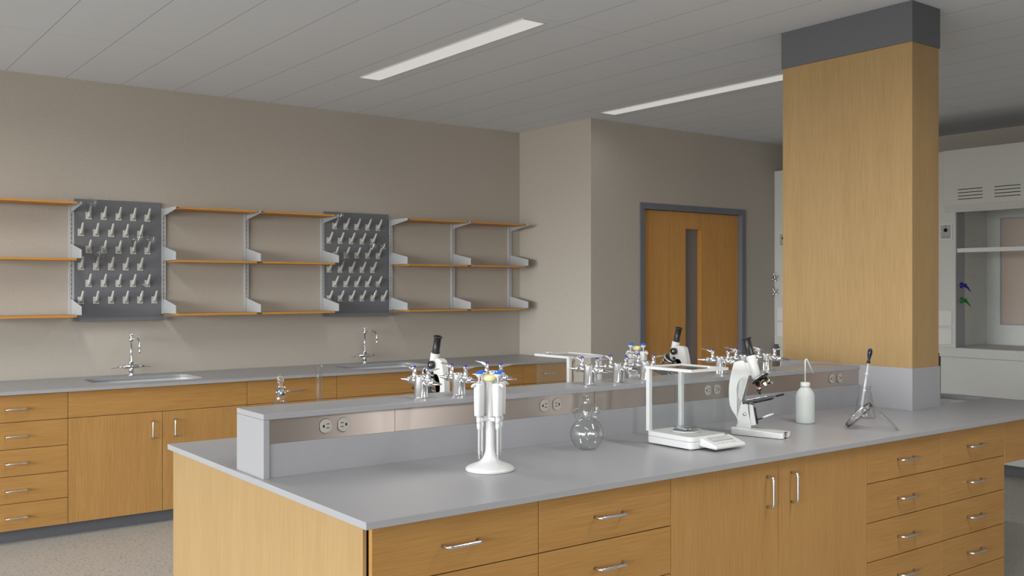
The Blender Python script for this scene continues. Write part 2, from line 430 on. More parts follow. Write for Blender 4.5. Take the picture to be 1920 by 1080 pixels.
# island back row
def island_back(bm):
    box(bm, 1.275, 4.699, 2.97, 3.85, .081, .8925)
tag(quick('island_back_cabinets', island_back, w_v, None, .001), 'oak cabinets along the far side of the island, hidden behind it', 'cabinet')
tag(bx('end_panel', (1.255, 1.266, 2.3195, 3.872, .0, .8925), w_lit), 'pale lit oak end panel at the left end of the island', 'panel')
def apron(bm):
    box(bm, 4.701, 5.44, 2.30, 2.318, .690, .8925); box(bm, 5.44, 5.458, 2.30, 3.87, .69, .8925); box(bm, 4.701, 5.44, 3.852, 3.87, .69, .8925)
tag(quick('apron_rail', apron, w_h, None, .0008), 'oak apron rail under the worktop above the knee space at the right of the island', 'panel')
tag(quick('toe_kick', lambda bm: box(bm, 1.275, 4.699, 2.37, 3.80, 0, .0805), stone_d), 'dark recessed plinth under the island cabinets', 'plinth')
tag(quick('support_frame', lambda bm: (box(bm, 5.385, 5.435, 3.40, 3.45, 0, .70), box(bm, 5.385, 5.435, 3.40, 3.85, .70, .74)), stone_d), 'dark leg frame under the right end of the island', 'frame')

# island worktop with sink hole
isink = rrect(4.868, 5.415, 2.745, 3.425, .05)
tag(quick('worktop', lambda bm: slab_holes(bm, [(1.240, 2.274), (5.48, 2.274), (5.48, 3.896), (1.240, 3.896)], [isink], ZB, CT), stone, None, .0012),
    'long grey resin worktop of the central island', 'worktop', 'grey worktops')
def basin(name, label, x0, x1, y0, y1, r, group):
    t = thing(name, label, 'sink', ((x0+x1)/2, (y0+y1)/2, ZB-.19), 0, group)
    w, d = (x1-x0)/2+.006, (y1-y0)/2+.006; hgt = .1895
    def f(bm):
        o = rrect(-w-.008, w+.008, -d-.008, d+.008, r+.01); i = rrect(-w, w, -d, d, r)
        n = len(o)
        ob = [bm.verts.new((x, y, 0)) for x, y in o]; ot = [bm.verts.new((x, y, hgt)) for x, y in o]
        it = [bm.verts.new((x, y, hgt)) for x, y in i]; ib = [bm.verts.new((x*.97, y*.97, .01)) for x, y in i]
        for A, B in ((ob, ot), (ot, it), (it, ib)):
            for k in range(n): bm.faces.new([A[k], A[(k+1) % n], B[(k+1) % n], B[k]])
        bm.faces.new(ob); bm.faces.new(ib)
    quick('basin', f, sink_m, t)
    quick('drain', lambda bm: lathe(bm, [(0, .0102), (.03, .0102), (.034, .014), (.04, .0125), (.042, .0102)], 24), chrome, t)
basin('sink', 'undermounted sink at the right end of the island beside the column', 4.868, 5.415, 2.745, 3.425, .05, 'undermounted sinks')

# wall run on the left wall
LF = 6.436
cabinet('drawer_cabinet', 'oak five-drawer cabinet under the left wall worktop at the left edge of the picture', 'cabinet', .868, 1.442, LF, .73, 'drawers', 'wall drawer cabinets')
cabinet('sink_cabinet', 'oak sink cabinet with blank apron and two doors below the left sink', 'cabinet', 1.442, 2.590, LF, .73, 'sink', 'wall sink cabinets')
cabinet('drawer_cabinet', 'oak drawer cabinet between the two wall sinks', 'cabinet', 2.590, 3.271, LF, .73, 'drawers', 'wall drawer cabinets')
cabinet('sink_cabinet', 'oak sink cabinet with blank apron below the right wall sink, behind the gas taps', 'cabinet', 3.271, 4.418, LF, .73, 'sink', 'wall sink cabinets')
cabinet('drawer_cabinet', 'oak drawer cabinet under the wall worktop just right of the right wall sink', 'cabinet', 4.418, 4.991, LF, .73, 'drawers', 'wall drawer cabinets')
cabinet('drawer_cabinet', 'oak drawer cabinet in the corner at the far right end of the wall worktop', 'cabinet', 4.991, 5.540, LF, .73, 'drawers', 'wall drawer cabinets')
tag(bx('toe_kick', (.868, 5.540, 6.500, 7.16, 0, .0805), stone_d), 'dark grey plinth on the floor under the wall cabinets', 'plinth')
s1 = rrect(1.655, 2.357, 6.585, 7.005, .09); s2 = rrect(3.504, 4.206, 6.585, 7.005, .09)
tag(quick('worktop', lambda bm: slab_holes(bm, [(.60, 6.411), (5.542, 6.411), (5.542, 7.205), (.60, 7.205)], [s1, s2], ZB, CT), stone, None, .0012),
    'grey resin worktop with two sinks running along the left wall', 'worktop', 'grey worktops')
basin('sink', 'undermounted white sink in the wall worktop under the left pegboard', 1.655, 2.357, 6.585, 7.005, .09, 'undermounted sinks')
basin('sink', 'undermounted white sink in the wall worktop under the right pegboard', 3.504, 4.206, 6.585, 7.005, .09, 'undermounted sinks')

# faucets
def faucet():
    t = thing('faucet', 'tall chrome laboratory faucet behind the left wall sink', 'faucet', (2.003, 7.085, CT), 0, 'laboratory faucets')
    def body(bm):
        lathe(bm, [(0, 0), (.021, 0), (.021, .006), (.013, .012), (.013, .022), (.016, .024), (.016, .05), (.014, .052), (.014, .09), (.017, .092), (.017, .1), (.011, .106), (.011, .118), (.006, .122), (.006, .235), (.012, .24), (.014, .25), (.014, .268), (.009, .272), (.009, .28), (.012, .283), (.012, .288), (0, .292)], 20)
        lathe(bm, [(0, -.052), (.009, -.052), (.013, -.048), (.013, -.02), (.016, -.016), (.016, .016), (.013, .02), (.013, .048), (.009, .052), (0, .052)], 16, axis_M((0, 0, .064), (1, 0, 0)))
    quick('body', body, chrome, t)
    p = [(0, 0, .262), (0, -.15, .266)] + [Vector((0, -.15, .216)) + Vector((0, -.05*sin(a), .05*cos(a))) for a in [pi/2*i/7 for i in range(1, 8)]] + [(0, -.2, .19)]
    quick('spout', lambda bm: (tube(bm, p, .0055, 12), cyl(bm, (0, -.2, .192), (0, -.2, .168), .0075, .006, 12)), chrome, t)
    for s in (-1, 1):
        hnd = quick('tap_handle', lambda bm: (cyl(bm, (s*.05, 0, .064), (s*.082, 0, .064), .006, .006, 12),
              prism(bm, [(s*.072, -.006, .062), (s*.072, .006, .062), (s*.135, .003, .054), (s*.135, -.003, .054)], (0, 0, .003))), chrome, t)
        quick('index_cap', lambda bm: cyl(bm, (s*.082, 0, .064), (s*.087, 0, .064), .0065, .005, 12), red_p if s < 0 else navy_m, hnd)
    def kn(bm):
        cyl(bm, (0, 0, .286), (0, 0, .296), .006, .006, 12)
        for k in range(4):
            a = k*pi/2+.5; cyl(bm, (.002*cos(a), .002*sin(a), .29), (.019*cos(a), .019*sin(a), .293), .004, .003, 8)
    quick('vacuum_breaker_knob', kn, chrome, t)
    return t
fa = faucet()
dup(fa, (3.852, 7.085, CT), 0, 'tall chrome laboratory faucet behind the right wall sink', 'laboratory faucets')

# ------------------------------------------------------------------ wall shelving
RX = [1.634, 2.260, 2.889, 3.531, 4.156, 4.789, 5.418]
RN = ['left of the left pegboard', 'just right of the left pegboard', 'between the two middle shelf bays', 'just left of the right pegboard',
      'just right of the right pegboard', 'in the middle of the far right shelves', 'at the corner end of the far right shelves']
def rail(x, label):
    t = thing('wall_rail', label, 'shelf rail', (x, YW, 1.344), 0, 'slotted shelf rails on the left wall')
    def f(bm):
        box(bm, -.0165, .0165, -.012, 0, 0, .766); box(bm, -.0165, -.010, -.020, -.012, 0, .766); box(bm, .010, .0165, -.020, -.012, 0, .766)
        box(bm, -.010, -.0025, -.020, -.012, 0, .766); box(bm, .0025, .010, -.020, -.012, 0, .766)
        z = 0
        while z < .766:
            box(bm, -.0025, .0025, -.020, -.012, z, min(z+.008, .766)); z += .032
    quick('rail_channel', f, rail_m, t)
    bx('slot_backing', (-.0026, .0026, -.0125, -.0119, .001, .765), dark_p, t)
    return t
def bracket(kind, x, z, label, fx=(-.0225, .0195)):
    t = thing('shelf_bracket', label, 'shelf bracket', (x, YW-.020, z), 0, 'grey shelf brackets on the left wall')
    if kind == 'top':
        pts = [(-.0015, 0, .054), (-.0015, -.272, .054), (-.0015, -.272, .036), (-.0015, 0, 0)]
        quick('bracket_plate', lambda bm: prism(bm, pts, (.003, 0, 0)), rail_m, t)
        bx('bracket_flange', (fx[0], fx[1], -.272, 0, .0365, .0385), rail_m, t)
    else:
        pts = [(-.0015, 0, 0), (-.0015, -.272, 0), (-.0015, -.272, .055), (-.0015, 0, .102)]
        quick('bracket_plate', lambda bm: prism(bm, pts, (.003, 0, 0)), rail_m, t)
        bx('bracket_flange', (fx[0], fx[1], -.272, 0, -.002, 0), rail_m, t)
    return t
LV = [('top', 2.054), ('mid', 1.732), ('low', 1.352)]
LN = {'top': 'top', 'mid': 'middle', 'low': 'bottom'}
protoR = None; protoB = {}
for i, x in enumerate(RX):
    lab = 'slotted grey wall rail ' + RN[i]
    if protoR is None: protoR = rail(x, lab)
    else: dup(protoR, (x, YW, 1.344), 0, lab)
    for kd, z in LV:
        lb = '%s grey shelf bracket on the rail %s' % (LN[kd], RN[i])
        k = 'top' if kd == 'top' else 'low'
        side = 'l' if i in (0, 3, 6) else ('r' if i in (1, 4) else 'b')
        fx = {'l': (-.0225, .0014), 'r': (-.0014, .0210), 'b': (-.0225, .0210)}[side]; k += side
        if k not in protoB: protoB[k] = bracket(k[:3], x, z, lb, fx)
        else: dup(protoB[k], (x, YW-.020, z), 0, lb)
BAYS = [(.98, 1.608, 'left of the left pegboard'), (2.284, 2.864, 'in the bay just right of the left pegboard'), (2.914, 3.505, 'in the bay just left of the right pegboard'),
        (4.181, 4.763, 'in the bay just right of the right pegboard'), (4.814, 5.392, 'in the last bay beside the corner')]
for a, b, where in BAYS:
    for kd, z in (('top', 2.0925), ('mid', 1.7145), ('low', 1.3345)):
        o = bx('wall_shelf', (0, b-a, -.268, -.008, 0, .0150), w_shelf, None, .0008, loc=(a, YW-.012, z))
        tag(o, 'narrow %s oak wall shelf %s' % (LN[kd], where), 'shelf', 'oak wall shelves')

# pegboards
def pegboard():
    t = thing('drying_pegboard', 'grey glassware drying board with pegs above the left sink', 'pegboard', (1.652, YW-.0015, 1.300), 0, 'drying pegboards')
    bx('board', (0, .590, -.019, 0, .02, .849), board_m, t, .001)
    def tray(bm):
        box(bm, -.006, .594, -.078, 0, 0, .019); box(bm, -.006, .594, -.078, -.070, .019, .026)
    quick('drip_tray', tray, board_m, t, .001)
    me = None
    for r in range(6):
        n = 6 if r == 5 else 5
        x0 = (.092 if r in (0, 2, 4) else .041)
        for k in range(n):
            x, z = x0+.0998*k, .734-.1177*r
            if me is None:
                def f(bm):
                    rbox(bm, -.0195, .0195, -.025, .025, 0, .005, .0015, 2)
                    for v in bm.verts: v.co = Vector((v.co.x, -v.co.z, v.co.y))
                    tube(bm, [(.002, -.003, -.006), (.002, -.014, .002), (.001, -.044, .034), (0, -.066, .061), (0, -.069, .065)], [.0130, .0115, .0090, .0068, .0045], 12)
                    prism(bm, [(-.003, -.004, -.022), (-.003, -.004, -.010), (-.003, -.03, .012)], (.006, 0, 0))
                p = quick('peg', f, peg_m, t, loc=(x, -.019, z)); me = p.data
            else:
                p = bpy.data.objects.new('peg', me); C.objects.link(p); p.parent = t; p.location = (x, -.019, z)
    return t
pb = pegboard()
dup(pb, (3.539, YW-.0015, 1.300), 0, 'grey glassware drying board with pegs above the right sink', 'drying pegboards')

# ------------------------------------------------------------------ glassware profiles
def vessel(bm, outer, th, seg=32, M=None, bottom=None):
    """outer profile from the centre bottom to the lip; inner wall offset inwards"""
    inner = [(max(r-th, 0.0), z+(th if i == 0 or outer[i][1] <= outer[0][1]+1e-6 else 0)) for i, (r, z) in enumerate(outer)]
    inner = [(0, outer[0][1]+th)] + [q for q in inner[1:] if q[0] > 1e-6]
    lathe(bm, outer + list(reversed(inner)), seg, M)
def conical(R0, rn, h, neck):
    zc = h-neck
    return [(0, 0), (R0-.006, 0), (R0-.001, .003), (R0, .008), (R0-.003, .016), (rn+.004, zc-.012), (rn, zc), (rn, h-.004), (rn+.003, h-.002), (rn+.0035, h)]

# glass drying on the pegs: axis follows the peg, mouth towards the board
pd = Vector((0, -.59, .81)).normalized()
def flask_on_peg(base, col, row, kind, label, group):
    x0 = (.092 if row in (0, 2, 4) else .041)+.0998*col
    p = Vector((base + x0, YW-.019, 1.300+.734-.1177*row)) + Vector((0, -.020, .0))
    t = thing({'erl': 'conical_flask', 'round': 'round_flask', 'tube': 'test_tube'}[kind], label, 'flask' if kind != 'tube' else 'test tube', p, 0, group)
    if kind == 'erl':
        prof = conical(.041, .0150, .102, .024); L = .102
    elif kind == 'round':
        L = .118; prof = [(0, 0)] + [(.043*sin(a), .043-.043*cos(a)) for a in [pi*.82*i/14 for i in range(1, 15)]] + [(.0165, .094), (.0165, L-.003), (.019, L)]
    else:
        L = .11; prof = [(0, 0)] + [(.0155*sin(a), .0155-.0155*cos(a)) for a in [pi/2*i/6 for i in range(1, 7)]] + [(.0155, L-.002), (.018, L)]
    M = axis_M(pd*(L+(.012 if kind == 'erl' else .036)) + Vector((0, -.004, .004)), -pd)
    quick('glass_body', lambda bm: vessel(bm, prof, .0012, 28, M), thin, t)
for base, side in ((1.652, 'left'), (3.539, 'right')):
    g = 'glassware drying on the %s pegboard' % side
    flask_on_peg(base, 0, 0, 'erl', 'clear conical flask on the top left peg of the %s pegboard' % side, g)
    flask_on_peg(base, 3, 2, 'erl', 'clear conical flask on the fourth peg of the third row of the %s pegboard' % side, g)
    flask_on_peg(base, 4, 2, 'erl', 'clear conical flask on the fifth peg of the third row of the %s pegboard' % side, g)
    flask_on_peg(base, 1, 3, 'round', 'clear round flask near the middle left of the %s pegboard' % side, g)
    flask_on_peg(base, 4, 5, 'tube', 'clear test tube on a bottom row peg of the %s pegboard' % side, g)

# ------------------------------------------------------------------ island riser
RY0, RY1 = 2.987, 3.215
rz = thing('service_riser', 'raised grey service ledge with steel outlet strip along the island centre', 'riser', (1.257, RY0, CT))
L_ = 4.556-1.257
bx('ledge_top', (0, L_, 0, RY1-RY0, .1905, .209), stone, rz, .0012)
bx('end_cheek', (0, .020, 0, RY1-RY0, 0, .19), stone, rz, .0008)
bx('lower_panel', (.0205, L_, .006, RY1-RY0-.006, 0, .1105), stone, rz, .0005)
seams = [.0205]
x = 1.747
while x < 4.5: seams.append(x-1.257); x += .4722
seams.append(L_)
for a, b in zip(seams[:-1], seams[1:]):
    bx('raceway_cover', (a+.0007, b-.0007, .0065, .0085, .1112, .1898), steel, rz)
bx('raceway_box', (.0205, L_, .010, RY1-RY0-.006, .1112, .1898), grey_p, rz)

def outlet(x, mirror, label):
    t = thing('power_outlet', label, 'power outlet', (x, RY0+.0064, 1.067), 0, 'round power outlets on the riser')
    m = -1 if mirror else 1
    r = .0235
    oct_ = [(r*cos(a), r*sin(a)) for a in [2*pi*i/40 for i in range(40)]]
    oct_ = [(min(max(u, -.0205), .0205), v) for u, v in oct_]
    quick('ring', lambda bm: prism(bm, [(u*1.045, 0, v*1.045) for u, v in oct_], (0, -.0012, 0)), ring_m, t)
    quick('face', lambda bm: prism(bm, [(u, -.0013, v) for u, v in oct_], (0, -.003, 0)), outlet_m, t, .0006)
    def sl(bm):
        for dz in (-.0065, .0065): box(bm, min(m*.001, m*.013), max(m*.001, m*.013), -.0046, -.0042, dz-.0012, dz+.0012)
        pts = [(-m*.0055, -.0042, -.005), (-m*.0055, -.0042, .005)] + [(-m*(.0075+.005*sin(a)), -.0042, .005*cos(a)) for a in [pi*i/8 for i in range(9)]]
        prism(bm, pts, (0, -.0004, 0))
    quick('slots', sl, dark_p, t)
    return t
OX = [(1.479, 1.5455, 'nearest the left end of the riser'), (2.424, 2.490, 'behind the three-necked flask'), (3.378, 3.441, 'seen through the glass of the front balance'), (4.318, 4.385, 'beside the column')]
for a, b, w in OX:
    outlet(a, False, 'left round power outlet of the pair ' + w)
    outlet(b, True, 'right round power outlet of the pair ' + w)

# gas turrets
def turret():
    t = thing('gas_tap', 'x', 'gas tap', (0, 0, 1.1232), 0, 'double gas taps on the riser')
    def body(bm):
        lathe(bm, [(0, 0), (.0275, 0), (.0275, .0025), (.0262, .004), (.0245, .076), (.0225, .082), (.018, .084), (0, .084)], 32)
    quick('turret_body', body, turret_m, t)
    for s in (-1, 1):
        def noz(bm):
            y = lambda v: v
            prof = [(0, .018), (.010, .018), (.010, .030), (.0135, .034), (.0145, .045), (.0145, .058), (.0125, .062), (.012, .072), (.0145, .074), (.0145, .078), (.010, .082), (.0095, .086)]
            z = .086; r = .0092
            while z < .138:
                prof += [(r, z), (r-.0018, z+.0062)]; z += .0064; r -= .00075
            prof += [(.0022, .142), (0, .142)]
            lathe(bm, prof, 18, axis_M((0, 0, .062), (0, s, -.02)))
            lathe(bm, [(0, 0), (.0085, 0), (.0095, .012), (.0085, .016), (.0085, .042), (0, .042)], 16, axis_M((0, s*.048, .068), (0, 0, 1)))
        n = quick('nozzle', noz, turret_m, t)
        quick('index_cap', lambda bm: cyl(bm, (0, s*.048, .110), (0, s*.048, .1145), .0078, .007, 16), violet_p, n)
        def lev(bm):
            a, b, c_ = s*.056, s*.072, s*.115
            pts = [(-.004, a, .100), (.004, a, .100), (.0095, b, .108), (.008, c_, .113), (-.008, c_, .113), (-.0095, b, .108)]
            prism(bm, pts, (0, 0, .0022))
        quick('lever', lev, turret_m, n)
    return t
TX = [1.922, 2.090, 2.257, 2.759, 2.927, 3.094, 3.590, 3.760, 3.934]
TL = ['leftmost double gas tap on the riser, nearest its left end', 'double gas tap second from the left end of the riser', 'double gas tap right behind the pipette stand',
      'double gas tap left of the middle trio, in front of the rear glass balance', 'middle double gas tap of the middle trio', 'double gas tap just left of the front glass balance, right of its trio',
      'leftmost double gas tap of the trio behind the front microscope', 'middle double gas tap of the trio behind the front microscope', 'rightmost double gas tap on the riser, nearest the column']
tp = None
for x, l in zip(TX, TL):
    if tp is None: tp = turret(); tp.location = (x, 3.10, 1.1232); tp['label'] = l
    else: dup(tp, (x, 3.10, 1.1232), 0, l)

# ------------------------------------------------------------------ column
cl = thing('column', 'oak-clad structural column rising from the island with grey base and cap', 'column', (4.557, 2.690, CT))
bx('base_cladding', (0, .264, 0, .798, 0, .2125), stone, cl, .0008)
bx('wood_cladding', (.006, .256, .004, .793, .2125, 1.8585), w_lit, cl, .0008)
bx('top_band', (0, .264, 0, .798, 1.8585, H-CT-.001), stone_d, cl, .0008)

# ------------------------------------------------------------------ pipette stands
def pip_body(bm):  # local: axis at x=0,y=0, outward = +x ; z=0 is body bottom
    pts = rrect(-.0165, .0155, -.0150, .0150, .009, 5)
    rings = []
    for z, s in ((0, .86), (.002, .93), (.06, 1.), (.1, 1.02), (.108, .98), (.111, .85)):
        rings.append([bm.verts.new((u*s, v*s, z)) for u, v in pts])
    n = len(pts)
    for a, b in zip(rings[:-1], rings[1:]):
        for k in range(n):
            f = bm.faces.new([a[k], a[(k+1) % n], b[(k+1) % n], b[k]]); f.smooth = True
    bm.faces.new(rings[0]); bm.faces.new(rings[-1])
def make_pipette():
    t = thing('pipette', 'x', 'pipette', (0, 0, 0), 0, 'pipettes on the stands')
    quick('grip', pip_body, white_p, t)
    quick('finger_hook', lambda bm: tube(bm, [(.008, 0, .106), (.018, 0, .107), (.025, 0, .1045), (.031, 0, .099)], [.006, .0055, .0048, .004], 10), white_p, t)
    quick('shaft', lambda bm: lathe(bm, [(0, -.145), (.0016, -.145), (.0026, -.128), (.0045, -.128), (.0045, -.045), (.0075, -.043), (.0085, -.030), (.0075, -.022), (.0095, -.021), (.0098, 0), (0, 0)], 18), white_p, t)
    pl = quick('plunger', lambda bm: lathe(bm, [(0, .110), (.0035, .110), (.0035, .128), (.007, .131), (.0128, .138), (.0132, .142), (0, .143)], 20), white_p, t)
    quick('plunger_cap', lambda bm: lathe(bm, [(.0130, .1422), (.0122, .1465), (.008, .149), (0, .1495), ], 20), blue_p, pl)
    quick('collar', lambda bm: lathe(bm, [(0, .1095), (.0075, .1095), (.0075, .1125), (0, .113)], 16), grey_p, t)
    return t
def make_stand(loc, rot, label):
    t = thing('pipette_stand', label, 'pipette stand', loc, rot, 'white pipette carousels')
    prof = [(0, 0), (.082, 0), (.0835, .004), (.083, .008), (.076, .014), (.06, .021), (.042, .027), (.029, .037), (.021, .05), (.0165, .066), (.0150, .09), (.0142, .17), (.0132, .302), (0, .302)]
    quick('base_and_post', lambda bm: lathe(bm, prof, 48), white_p, t)
    quick('top_knob', lambda bm: lathe(bm, [(0, .3022), (.018, .3022), (.0225, .306), (.0235, .313), (.0225, .319), (.018, .3225), (0, .324)], 32), cream_p, t)
    def ring(bm):
        lathe(bm, [(.0145, .170), (.022, .170), (.022, .183), (.0145, .183)], 28, closed=True)
        for k in range(4):
            d = Vector((cos(k*pi/2), sin(k*pi/2), 0)); w = Vector((-d.y, d.x, 0))
            for s in (-1, 1):
                a = d*.018 + w*s*.0125 + Vector((0, 0, .170))
                prism(bm, [a-w*.0018, a+w*.0018, a+d*.026+w*.0018, a+d*.026-w*.0018], (0, 0, .012))
            a = d*.018 + Vector((0, 0, .170))
            prism(bm, [a-w*.012, a+w*.012, a+d*.014+w*.012, a+d*.014-w*.012], (0, 0, .012))
    quick('holder_ring', ring, white_p, t)
    return t
SP1 = Vector((1.935, 2.680, CT+.0003)); SP2 = Vector((3.485, 3.554, CT+.0003))
st1 = make_stand(SP1, 0, 'white pipette stand with a cream knob at the front of the island, left')
st2 = dup(st1, SP2, 0, 'white pipette stand on the far side of the island behind the middle gas taps')
pip = None
for sp, where, names in ((SP1, 'the front pipette stand', {0: 'rear right', 1: 'rear left', 2: 'front left', 3: 'front right'}), (SP2, 'the far pipette stand', {0: 'right rear', 1: 'left rear', 2: 'left front', 3: 'right front'})):
    for k in range(4):
        a = k*pi/2; p = sp + Vector((.045*cos(a), .045*sin(a), .186)); lab = 'white blue-capped pipette hanging at the %s of %s' % (names[k], where)
        if pip is None: pip = make_pipette(); pip.location = p; pip.rotation_euler = (0, 0, a); pip['label'] = lab
        else: dup(pip, p, a, lab)

# ------------------------------------------------------------------ three-necked flask
f3 = thing('three_neck_flask', 'clear round glass flask with three necks on the island beside the balance', 'flask', (2.482, 2.805, CT+.0003))
def rb(bm):
    Rr, cz = .0645, .058
    a0 = math.acos(cz/Rr); prof = [(0, 0)]
    prof += [(Rr*sin(a), cz-Rr*cos(a)) for a in [a0 + (pi-.335-a0)*i/22 for i in range(23)]]
    zt = prof[-1][1]
    prof += [(.0215, zt+.004), (.0215, .166), (.0185, .170), (.0185, .202), (.0215, .2045), (.0215, .2075)]
    vessel(bm, prof, .0016, 48)
quick('bulb', rb, thin, f3)
for s, nm in ((-1, 'side_neck'), (1, 'side_neck')):
    d = Vector((s*.52, 0, .854)).normalized(); c0 = Vector((0, 0, .058)) + d*.0640
    def sn(bm):
        o = [(.0125, 0), (.0130, .012), (.0130, .042), (.0150, .044), (.0150, .047)]; i = [(r-.0016, z) for r, z in o]
        lathe(bm, o + list(reversed(i)), 24, axis_M(c0, d), closed=True)
    quick('side_neck', sn, thin, f3)

# ------------------------------------------------------------------ glass balances
def balance(loc, rot, label):
    t = thing('analytical_balance', label, 'balance', loc, rot, 'glass enclosed laboratory balances')
    W, D = .101, .122      # half sizes
    quick('lower_base', lambda bm: rbox(bm, -W, W, -D, D, .004, .0300, .024, 6), white_p, t, .002)
    quick('upper_base', lambda bm: rbox(bm, -W, W, -D, D, .0315, .0495, .024, 6), white_p, t, .002)
    quick('seam', lambda bm: rbox(bm, -W+.002, W-.002, -D+.002, D-.002, .0295, .032, .022, 6), grey_p, t)
    quick('feet', lambda bm: [cyl(bm, (x, y, 0), (x, y, .006), .009, .009, 14) for x in (-.08, .08) for y in (-.1, .1)], grey_p, t)
    bx('deck', (-W+.008, W-.008, -D+.008, D-.008, .0497, .0512), lgrey_p, t)
    zt = .296
    for nm, d in (('front_pane', (-W+.005, W-.005, -D+.0035, -D+.0070)), ('side_pane', (-W+.001, -W+.0042, -D+.007, D-.020)), ('side_pane', (W-.0042, W-.001, -D+.007, D-.020)), ('back_pane', (-W+.018, W-.018, D-.0085, D-.005))):
        bx(nm, (d[0], d[1], d[2], d[3], .0514, zt), pane, t)
    for s in (-1, 1): bx('post', (min(s*(W-.0175), s*(W-.001)), max(s*(W-.0175), s*(W-.001)), D-.019, D-.001, .0496, zt), white_p, t, .001)
    def fr(bm):
        w, d = W+.004, D+.003; b = .013; z0, z1 = zt+.0002, zt+.0105
        box(bm, -w, w, -d, -d+b, z0, z1); box(bm, -w, w, d-b, d, z0, z1); box(bm, -w, -w+b, -d+b, d-b, z0, z1); box(bm, w-b, w, -d+b, d-b, z0, z1)
    quick('top_frame', fr, white_p, t)
    bx('top_pane', (-W+.009, W-.009, -D+.010, D-.010, zt+.004, zt+.007), pane, t)
    quick('sliding_tab', lambda bm: prism(bm, [(.030+.016*cos(a), -D+.012, zt+.0105+.007*sin(a)) for a in [pi*i/8 for i in range(9)]], (0, .012, 0)), white_p, t)
    quick('weighing_pan', lambda bm: (lathe(bm, [(0, .064), (.045, .064), (.047, .067), (.047, .068), (.044, .067), (0, .0665)], 40), cyl(bm, (0, 0, .0512), (0, 0, .064), .008, .008, 14)), satin, t)
    quick('draft_ring', lambda bm: lathe(bm, [(.054, .0513), (.057, .0513), (.057, .058), (.054, .058)], 40, closed=True), lgrey_p, t)
    # display console sloping forwards
    con = quick('display_console', lambda bm: prism(bm, [(-.055, -D-.080, .008), (-.055, -D-.080, .022), (-.055, -D+.004, .046), (-.055, -D+.004, .012)], (.172, 0, 0)), white_p, t, .006, bseg=3)
    sl = math.atan2(.024, .084)
    M = Matrix.Translation((.031, -D-.040, .0348)) @ Matrix.Rotation(sl, 4, 'X')
    def flat(dims):
        def f(bm):
            box(bm, *dims)
            bmesh.ops.transform(bm, matrix=M, verts=bm.verts[:])
        return f
    scn = quick('screen', flat((-.055, .055, .0, .028, -.0004, .0008)), screen_m, con)
    quick('screen_border', lambda bm: ([box(bm, *q) for q in ((-.058, .058, -.003, -.0015, -.0004, .0009), (-.058, .058, .0295, .031, -.0004, .0009), (-.058, -.0565, -.0015, .0295, -.0004, .0009), (.0565, .058, -.0015, .0295, -.0004, .0009))], bmesh.ops.transform(bm, matrix=M, verts=bm.verts[:])), grey_p, con)
    def digits(bm):  # seven-segment zeros 0.0000
        for i in range(5):
            x = -.022+.0125*i
            for q in ((x, x+.008, .006, .0075), (x, x+.008, .0205, .022), (x, x+.0014, .0075, .0205), (x+.0066, x+.008, .0075, .0205)): box(bm, q[0], q[1], q[2], q[3], .0009, .0012)
        box(bm, -.0118, -.0104, .006, .0076, .0009, .0012)
        bmesh.ops.transform(bm, matrix=M, verts=bm.verts[:])
    quick('digits', digits, grey_p, con)
    def btn(bm):
        for i in range(5): box(bm, -.05+.022*i, -.038+.022*i, -.022, -.014, -.0004, .0008)
        bmesh.ops.transform(bm, matrix=M, verts=bm.verts[:])
    quick('buttons', btn, lgrey_p, con)
    return t
b1 = balance((2.868, 2.652, CT+.0003), 0, 'white laboratory balance in a glass box at the front of the island')
dup(b1, (2.972, 3.487, CT+.0003), pi, 'white laboratory balance in a glass box on the far side of the island', None)

